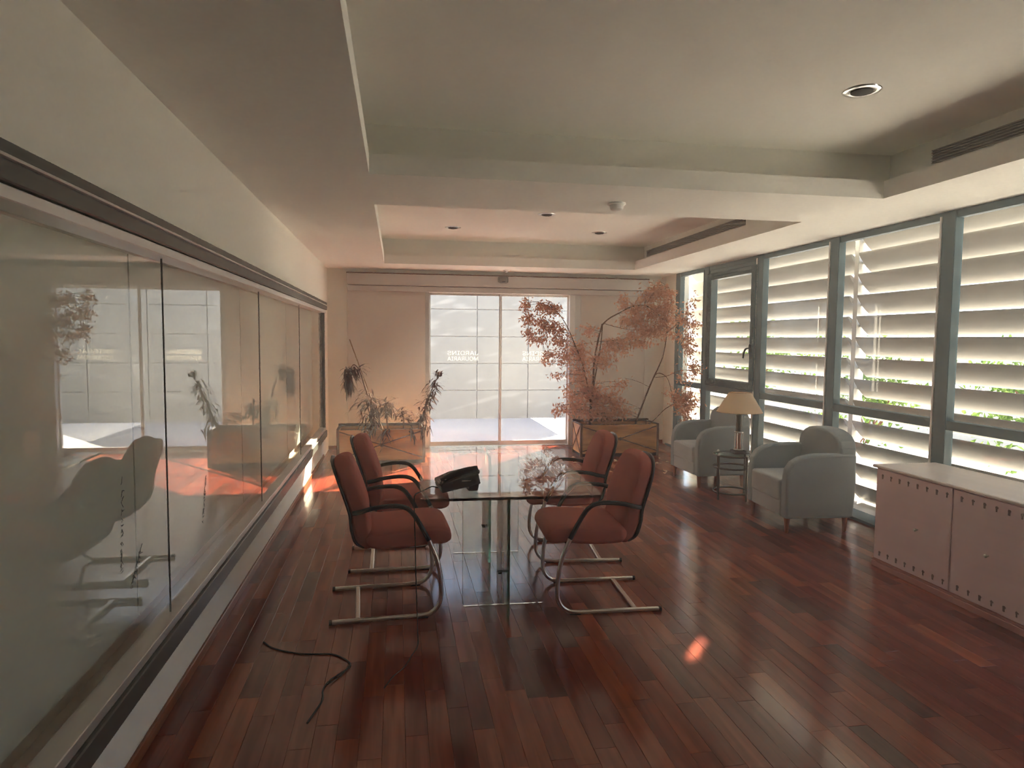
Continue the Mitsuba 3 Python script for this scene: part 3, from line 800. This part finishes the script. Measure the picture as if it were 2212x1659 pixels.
def planter(lab, loc, rz, w, d, h):
    pl = thing('planter', lab, 'planter', 'wooden box planters by the door')

    def P(name, m, b, smooth=False, **k):
        return part(pl, name, moved(m, loc, rz), b, smooth=smooth, **k)
    t = 0.022
    P('front_panel', BX(0, w, 0, t, 0.045, h, 0.003), 'm_planter')
    P('rear_panel', BX(0, w, d - t, d, 0.045, h, 0.003), 'm_planter')
    P('end_panel', BX(0, t, t, d - t, 0.045, h, 0.003), 'm_planter')
    P('end_panel', BX(w - t, w, t, d - t, 0.045, h, 0.003), 'm_planter')
    P('plinth', BX(0.02, w - 0.02, 0.02, d - 0.02, 0.0, 0.045), 'm_planter_rim')
    P('soil', BX(t, w - t, t, d - t, h - 0.10, h - 0.045), 'm_soil')
    for x_ in (-0.006, w - 0.026):
        for y_ in (-0.006, d - 0.026):
            P('corner_post', BX(x_, x_ + 0.032, y_, y_ + 0.032, 0.0, h + 0.004, 0.004), 'm_planter_trim')
    P('rim', cat(BX(-0.006, w + 0.006, d - 0.03, d + 0.006, h, h + 0.035, 0.003), BX(-0.004, 0.028, -0.004, d, h, h + 0.016, 0.003), BX(w - 0.028, w + 0.004, -0.004, d, h, h + 0.016, 0.003)), 'm_planter_rim')

    def bat(p0, p1):
        p0, p1 = np.array(p0, float), np.array(p1, float)
        mid = (p0 + p1) / 2
        return tube(spline([p0, (p0 + mid) / 2 + np.array([0, 0, -0.008 * np.sign(p1[2] - p0[2]) * 0]), mid, (mid + p1) / 2, p1], 3), 0.0065, 8)
    zl, zh = 0.075, h - 0.02
    for a, b in (((0.03, -0.004, zh), (w - 0.03, -0.004, zl)), ((0.03, -0.004, zl), (w - 0.03, -0.004, zh))):
        P('cross_batten', bat(a, b), 'm_planter_trim', 40)
    for x_ in (-0.004, w + 0.004):
        for a, b in (((x_, 0.03, zh), (x_, d - 0.03, zl)), ((x_, 0.03, zl), (x_, d - 0.03, zh))):
            P('cross_batten', bat(a, b), 'm_planter_trim', 40)
    kn = trimesh.creation.icosphere(subdivisions=2, radius=0.022)
    kn.apply_scale([1, 0.5, 1])
    P('knob', moved(kn, (w / 2, -0.014, (zl + zh) / 2)), 'm_planter_trim', 40)
    return pl


planter('wooden box planter with crossed battens left of the glass door, holding dead spiky plants', (-0.722, 8.345, 0), math.radians(0.8), 1.06, 0.42, 0.425)
planter('wooden box planter with crossed battens right of the glass door, holding the dried tree', (2.385, 8.50, 0), math.radians(0.0), 1.08, 0.42, 0.425)


# dried tree in the right planter
tr = thing('dried_tree', 'tall dried tree with arching stems and pinkish brown leaves in the right planter', 'tree')


def stem(pts, r0, r1, name='branch', Y=None):
    c = spline(pts, 6)
    k = part(tr, name, tube(c, np.linspace(r0, r1, len(c)), 8), 'm_bark')
    return c


stems = [stem([(2.572, 8.720, 0.356), (2.580, 8.720, 0.640), (2.601, 8.700, 0.954), (2.609, 8.680, 1.267), (2.650, 8.660, 1.546), (2.691, 8.620, 1.761)], 0.018, 0.011, 'trunk'),
         stem([(2.691, 8.620, 1.749), (2.779, 8.600, 1.835), (2.925, 8.580, 1.916), (3.079, 8.550, 1.996), (3.235, 8.520, 2.010), (3.364, 8.500, 1.944), (3.470, 8.450, 1.828)], 0.010, 0.004),
         stem([(2.590, 8.700, 0.829), (2.667, 8.740, 1.202), (2.714, 8.740, 1.515), (2.729, 8.720, 1.763)], 0.010, 0.006),
         stem([(3.195, 8.720, 0.347), (3.269, 8.700, 0.572), (3.354, 8.660, 0.841), (3.426, 8.620, 1.051), (3.486, 8.580, 1.210), (3.525, 8.540, 1.367), (3.548, 8.500, 1.615), (3.534, 8.480, 1.829)], 0.014, 0.005, 'trunk'),
         stem([(3.413, 8.620, 1.039), (3.483, 8.600, 1.109), (3.561, 8.500, 1.058), (3.582, 8.400, 0.910), (3.563, 8.300, 0.734)], 0.006, 0.003),
         stem([(3.393, 8.700, 0.392), (3.452, 8.600, 0.486), (3.519, 8.450, 0.627), (3.583, 8.300, 0.722)], 0.008, 0.004, 'trunk'),
         stem([(2.573, 8.700, 0.673), (2.447, 8.600, 1.146), (2.289, 8.550, 1.513), (2.161, 8.500, 1.752), (2.011, 8.450, 1.927), (1.833, 8.420, 2.011)], 0.008, 0.003),
         stem([(2.217, 8.520, 1.633), (2.026, 8.500, 1.661), (1.839, 8.480, 1.629), (1.651, 8.450, 1.615)], 0.004, 0.002),
         stem([(2.697, 8.620, 1.773), (2.871, 8.600, 1.726), (3.065, 8.600, 1.691), (3.306, 8.550, 1.693)], 0.004, 0.002),
         stem([(2.599, 8.660, 1.527), (2.830, 8.660, 1.541), (3.085, 8.650, 1.568), (3.329, 8.600, 1.520)], 0.004, 0.002),
         stem([(3.534, 8.480, 1.829), (3.567, 8.420, 2.071), (3.529, 8.400, 2.238)], 0.005, 0.002),
         stem([(3.547, 8.500, 1.645), (3.557, 8.200, 1.762), (3.580, 8.000, 1.817), (3.636, 7.950, 1.642), (3.632, 7.950, 1.352)], 0.005, 0.002),
         stem([(3.563, 8.300, 0.734), (3.588, 8.100, 0.843), (3.617, 7.950, 0.767), (3.616, 7.950, 0.591)], 0.004, 0.002),
         stem([(3.440, 8.620, 1.051), (3.519, 8.400, 1.082), (3.579, 8.100, 1.170), (3.663, 7.980, 1.176)], 0.004, 0.002)]
# (x, y, z, spread along x, spread along z, leaves)
blobs = [(1.599, 8.420, 1.978, 0.035, 0.052, 55), (1.665, 8.440, 1.827, 0.052, 0.052, 75), (1.822, 8.420, 1.958, 0.064, 0.046, 95), (1.963, 8.450, 1.914, 0.064, 0.047, 95), (2.019, 8.470, 1.696, 0.076, 0.064, 130), (1.831, 8.450, 1.729, 0.064, 0.058, 95),
         (1.645, 8.450, 1.621, 0.047, 0.035, 50), (1.789, 8.470, 1.551, 0.064, 0.035, 60), (2.078, 8.500, 1.524, 0.059, 0.047, 80), (1.938, 8.500, 1.343, 0.070, 0.029, 55), (1.878, 8.500, 1.259, 0.035, 0.035, 22), (2.136, 8.550, 1.330, 0.053, 0.059, 75), (2.065, 8.550, 1.082, 0.053, 0.029, 30),
         (2.374, 8.600, 1.391, 0.095, 0.095, 190), (2.515, 8.600, 1.661, 0.065, 0.047, 45), (2.683, 8.650, 1.299, 0.101, 0.072, 165), (2.867, 8.650, 1.442, 0.107, 0.066, 150), (2.429, 8.620, 1.077, 0.083, 0.107, 190), (2.526, 8.680, 0.875, 0.084, 0.084, 190),
         (2.695, 8.660, 0.782, 0.108, 0.084, 190), (2.884, 8.660, 0.756, 0.096, 0.084, 150), (2.352, 8.620, 0.701, 0.083, 0.083, 150), (2.589, 8.640, 0.598, 0.095, 0.060, 140), (2.790, 8.640, 0.571, 0.095, 0.054, 120), (2.978, 8.660, 0.937, 0.066, 0.042, 45), (3.004, 8.640, 0.581, 0.072, 0.048, 55),
         (2.134, 8.580, 0.633, 0.053, 0.047, 45), (2.033, 8.550, 0.607, 0.035, 0.047, 22), (2.213, 8.580, 0.841, 0.047, 0.071, 50),
         (2.949, 8.550, 2.092, 0.047, 0.053, 60), (3.132, 8.550, 1.961, 0.088, 0.065, 150), (3.289, 8.500, 2.131, 0.070, 0.064, 130), (3.409, 8.450, 2.215, 0.070, 0.052, 130), (3.530, 8.420, 2.004, 0.058, 0.075, 120), (3.384, 8.500, 1.938, 0.076, 0.064, 150), (3.219, 8.550, 1.778, 0.094, 0.059, 150),
         (3.049, 8.580, 1.813, 0.077, 0.053, 95), (3.326, 8.550, 1.668, 0.094, 0.053, 150), (3.485, 8.480, 1.712, 0.076, 0.070, 150), (3.501, 8.450, 1.865, 0.070, 0.052, 110), (3.144, 8.600, 1.611, 0.095, 0.047, 95), (2.913, 8.620, 1.548, 0.095, 0.030, 60), (3.244, 8.600, 1.507, 0.095, 0.036, 75), (3.492, 8.400, 2.177, 0.046, 0.046, 60),
         (3.604, 7.980, 1.990, 0.033, 0.088, 55), (3.625, 7.960, 1.776, 0.055, 0.038, 55), (3.544, 8.100, 1.813, 0.045, 0.045, 45), (3.605, 7.960, 1.602, 0.038, 0.077, 65), (3.585, 7.960, 1.427, 0.033, 0.066, 50), (3.674, 7.940, 1.236, 0.044, 0.077, 85), (3.584, 8.050, 1.107, 0.033, 0.067, 30), (3.555, 8.200, 1.602, 0.034, 0.034, 25),
         (3.566, 8.020, 0.808, 0.061, 0.066, 120), (3.660, 7.950, 0.790, 0.044, 0.077, 90), (3.606, 7.960, 0.660, 0.049, 0.066, 100), (3.547, 8.150, 0.833, 0.039, 0.051, 50), (3.630, 7.950, 0.532, 0.044, 0.044, 45)]
g = np.random.default_rng(11)
LV, LF, tw = [], [], []
allst = np.vstack(stems)
for bx_, by_, bz_, sx_, sz_, n in blobs:
    c0 = np.array([bx_, by_, bz_])
    tips = []
    for q in range(max(3, n // 16)):
        p = c0 + np.array([g.normal() * sx_, g.normal() * 0.09, g.normal() * sz_])
        p[0] = min(p[0], 3.88)
        p[1] = min(p[1], 9.25)
        dist = np.linalg.norm(allst - p, axis=1) + 0.4 * np.maximum(0, allst[:, 2] - p[2])
        a = allst[np.argmin(dist)]
        mid = (a + p) / 2 + np.array([0, 0, 0.05]) * np.linalg.norm(p - a)
        tw.append(tube(spline([a, mid, p], 3), [0.0022] * 6 + [0.001], 4, caps=False))
        tips += [mid * 0.35 + p * 0.65, mid * 0.15 + p * 0.85, p]
    for q in range(int(n * 2.1)):
        b = tips[g.integers(len(tips))] * 0.55 + c0 * 0.45
        p = b + np.array([g.normal() * sx_ * 0.75, g.normal() * 0.07, g.normal() * sz_ * 0.75])
        p[0] = min(p[0], 3.87)
        d = g.normal(size=3) * np.array([1, 1, 0.7])
        d[2] -= 0.9
        d /= np.linalg.norm(d)
        s = np.cross(d, g.normal(size=3))
        s /= np.linalg.norm(s) + 1e-9
        k = np.cross(d, s)
        L, W = 0.046 * (0.6 + 0.8 * g.random()), 0.021 * (0.6 + 0.8 * g.random())
        o = len(LV)
        LV += [p, p + d * L * .5 + s * W * .5 + k * W * .35, p + d * L + k * W * 0.5, p + d * L * .5 - s * W * .5 + k * W * .35, p + d * L * .5]
        LF += [[o, o + 1, o + 4], [o + 1, o + 2, o + 4], [o + 2, o + 3, o + 4], [o + 3, o, o + 4]]
part(tr, 'twigs', cat(*tw), 'm_bark', kind='stuff')
part(tr, 'foliage', trimesh.Trimesh(np.array(LV), np.array(LF), process=False), 'm_dry_leaf', smooth=False, kind='stuff', label='dry pinkish brown leaves')

# dead spiky plants in the left planter


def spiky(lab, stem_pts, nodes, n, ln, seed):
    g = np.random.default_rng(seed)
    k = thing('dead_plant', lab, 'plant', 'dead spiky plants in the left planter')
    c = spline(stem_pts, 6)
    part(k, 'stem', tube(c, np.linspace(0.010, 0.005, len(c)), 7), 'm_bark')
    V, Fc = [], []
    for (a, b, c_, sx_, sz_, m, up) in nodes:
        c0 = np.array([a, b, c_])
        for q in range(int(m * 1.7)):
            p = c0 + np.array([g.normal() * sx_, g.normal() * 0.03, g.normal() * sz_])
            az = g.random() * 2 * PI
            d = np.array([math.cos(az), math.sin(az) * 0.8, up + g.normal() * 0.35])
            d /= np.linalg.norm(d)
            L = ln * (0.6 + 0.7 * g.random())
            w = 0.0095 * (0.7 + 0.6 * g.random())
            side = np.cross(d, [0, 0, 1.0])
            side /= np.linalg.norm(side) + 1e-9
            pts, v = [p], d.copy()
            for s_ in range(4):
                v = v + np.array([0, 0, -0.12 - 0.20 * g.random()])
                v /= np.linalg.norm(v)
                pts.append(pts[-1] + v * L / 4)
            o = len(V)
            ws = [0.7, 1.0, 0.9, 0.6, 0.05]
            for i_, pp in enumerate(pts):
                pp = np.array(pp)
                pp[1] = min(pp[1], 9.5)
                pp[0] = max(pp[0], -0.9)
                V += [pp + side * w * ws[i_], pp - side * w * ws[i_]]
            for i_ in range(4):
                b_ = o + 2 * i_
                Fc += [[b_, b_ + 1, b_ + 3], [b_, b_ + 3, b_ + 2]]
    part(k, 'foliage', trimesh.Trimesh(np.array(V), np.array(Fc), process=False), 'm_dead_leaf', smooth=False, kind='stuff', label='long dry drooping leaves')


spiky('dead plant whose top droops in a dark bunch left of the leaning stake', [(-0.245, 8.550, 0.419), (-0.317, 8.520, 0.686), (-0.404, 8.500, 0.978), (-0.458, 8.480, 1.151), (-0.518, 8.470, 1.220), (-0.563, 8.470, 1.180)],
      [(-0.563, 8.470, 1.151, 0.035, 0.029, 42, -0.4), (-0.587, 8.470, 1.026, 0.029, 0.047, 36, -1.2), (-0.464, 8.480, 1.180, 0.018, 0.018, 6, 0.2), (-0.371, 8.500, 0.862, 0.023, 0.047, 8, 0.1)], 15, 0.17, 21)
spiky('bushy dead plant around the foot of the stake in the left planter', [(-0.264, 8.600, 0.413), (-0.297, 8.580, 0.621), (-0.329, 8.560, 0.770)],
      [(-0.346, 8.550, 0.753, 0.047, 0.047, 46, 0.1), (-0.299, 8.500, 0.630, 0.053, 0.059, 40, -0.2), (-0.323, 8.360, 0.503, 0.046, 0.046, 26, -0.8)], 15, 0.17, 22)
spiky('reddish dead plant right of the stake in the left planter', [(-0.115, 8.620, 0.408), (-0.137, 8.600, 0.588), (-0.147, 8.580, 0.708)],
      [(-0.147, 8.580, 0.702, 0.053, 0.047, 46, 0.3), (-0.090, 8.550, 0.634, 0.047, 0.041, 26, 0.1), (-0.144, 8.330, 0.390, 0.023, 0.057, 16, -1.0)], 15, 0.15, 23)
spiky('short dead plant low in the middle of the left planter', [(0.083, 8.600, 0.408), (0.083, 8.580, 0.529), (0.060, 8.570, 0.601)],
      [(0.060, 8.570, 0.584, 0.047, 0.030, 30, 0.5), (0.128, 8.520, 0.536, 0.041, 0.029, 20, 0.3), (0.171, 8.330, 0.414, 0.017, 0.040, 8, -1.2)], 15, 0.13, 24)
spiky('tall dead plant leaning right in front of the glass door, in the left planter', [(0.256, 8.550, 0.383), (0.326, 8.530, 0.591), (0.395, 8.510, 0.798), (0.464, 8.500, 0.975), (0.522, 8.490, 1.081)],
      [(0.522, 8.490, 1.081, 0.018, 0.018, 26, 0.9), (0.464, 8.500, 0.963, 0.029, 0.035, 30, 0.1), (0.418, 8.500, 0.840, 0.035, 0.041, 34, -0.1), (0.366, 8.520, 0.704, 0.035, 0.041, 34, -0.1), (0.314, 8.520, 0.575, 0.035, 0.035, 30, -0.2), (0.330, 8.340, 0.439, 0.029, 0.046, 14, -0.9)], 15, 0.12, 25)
solo('support_stake', tube([(-0.575, 8.520, 1.532), (-0.144, 8.620, 0.290)], 0.007, 8), 'm_stake', 'thin wooden stake leaning in the left planter', 'stake')

# fallen leaves
g = np.random.default_rng(31)
for k in range(58):
    if k < 30:
        x_, y_ = 2.55 + g.random() * 0.95, 8.42 - abs(g.normal()) * 0.42
    elif k < 46:
        x_, y_ = 2.75 + g.normal() * 0.28, 7.7 + g.normal() * 0.3
    else:
        x_, y_ = 2.15 + g.normal() * 0.25, 8.3 + g.normal() * 0.3
    if x_ > 2.3 and y_ > 8.47:
        y_ = 8.44
    L, W, a = 0.030 + 0.02 * g.random(), 0.016 + 0.008 * g.random(), g.random() * 2 * PI
    h_ = 0.006 + 0.012 * g.random()
    v = np.array([[-L, 0, 0.001], [-L * .2, W, h_], [L, 0, 0.001 + h_ * g.random()], [-L * .2, -W, h_], [0, 0, 0.0015]])
    m = trimesh.Trimesh(v, [[0, 4, 1], [1, 4, 2], [2, 4, 3], [3, 4, 0]], process=False)
    solo('fallen_leaf', moved(m, (x_, y_, 0.001), a), 'm_fallen', 'pale dry leaf fallen on the floor before the right planter', 'leaf', 'fallen leaves before the right planter', smooth=False)

# ------------------------------------------------------------------ telephone and cables
ph = thing('telephone', 'black desk telephone on the left near corner of the glass table', 'telephone')
PL, PR = (0.325, 3.60, TZ + 0.0005), math.radians(6)


def PH(name, m, b='m_black_plastic', smooth=35, **k):
    return part(ph, name, moved(m, PL, PR), b, smooth=smooth, **k)


PH('base', round_hull([(-0.105, -0.10, 0.036), (-0.105, 0.10, 0.036), (-0.03, -0.10, 0.066), (-0.03, 0.10, 0.066), (0.085, -0.10, 0.088), (0.085, 0.10, 0.088), (-0.10, -0.10, 0.008), (-0.10, 0.10, 0.008), (0.095, -0.10, 0.045), (0.095, 0.10, 0.045)], 0.007))
PH('foot', round_hull([(0.045, -0.09, 0.007), (0.045, 0.09, 0.007), (0.085, -0.09, 0.007), (0.085, 0.09, 0.007), (0.05, -0.09, 0.045), (0.05, 0.09, 0.045), (0.095, -0.09, 0.06), (0.095, 0.09, 0.06)], 0.006))
hs = PH('handset', cat(tube(spline([(-0.10, -0.055, 0.052), (-0.04, -0.055, 0.084), (0.03, -0.055, 0.104), (0.095, -0.055, 0.112)], 6), 0.018, 14),
                       round_hull([(-0.105, -0.075, 0.044), (-0.105, -0.035, 0.044), (-0.085, -0.055, 0.055)], 0.014), round_hull([(0.09, -0.075, 0.100), (0.09, -0.035, 0.100), (0.07, -0.055, 0.104)], 0.014)))
part(ph, 'trim', moved(BX(0.0, 0.05, -0.1085, -0.1065, 0.058, 0.064), PL, PR), 'm_brushed', smooth=False, label='thin silver strip')
kk = part(ph, 'keypad', moved(cat(*[BX(-0.07 + 0.026 * i, -0.052 + 0.026 * i, 0.0 + 0.022 * j, 0.015 + 0.022 * j, 0.052 + 0.0083 * i, 0.066 + 0.0083 * i, 0.002) for i in range(4) for j in range(3)]), PL, PR), 'm_frame_dark', smooth=False)
solo('phone_cord', tube(spline([(0.215, 3.57, 0.752), (0.18, 3.53, 0.768), (0.14, 3.50, 0.757), (0.105, 3.48, 0.748), (0.090, 3.465, 0.738), (0.086, 3.455, 0.70), (0.090, 3.43, 0.50), (0.095, 3.40, 0.25), (0.100, 3.345, 0.06), (0.098, 3.315, 0.006),
                                (0.07, 3.23, 0.003), (0.03, 3.11, 0.003), (-0.02, 3.03, 0.003), (-0.06, 2.93, 0.003)], 8), 0.0028, 6), 'm_black', 'thin dark cord hanging from the telephone over the table edge to the floor', 'cord')
solo('floor_cable', tube(spline([(-0.672, 3.478, 0.005), (-0.61, 3.40, 0.004), (-0.49, 3.328, 0.004), (-0.40, 3.305, 0.004), (-0.315, 3.29, 0.004), (-0.245, 3.22, 0.004), (-0.222, 3.155, 0.004), (-0.27, 3.08, 0.004), (-0.305, 3.03, 0.004), (-0.325, 2.95, 0.004), (-0.32, 2.86, 0.004),
                                 (-0.36, 2.70, 0.004)], 8), 0.0042, 6), 'm_black', 'black cable curling across the floor at the lower left', 'cable')
solo('floor_cable', tube(spline([(-0.224, 3.152, 0.0125), (-0.245, 3.10, 0.006), (-0.275, 3.045, 0.004), (-0.31, 2.985, 0.012)], 8), 0.0034, 6), 'm_black', 'short end of black cable looped back beside the curling floor cable', 'cable')
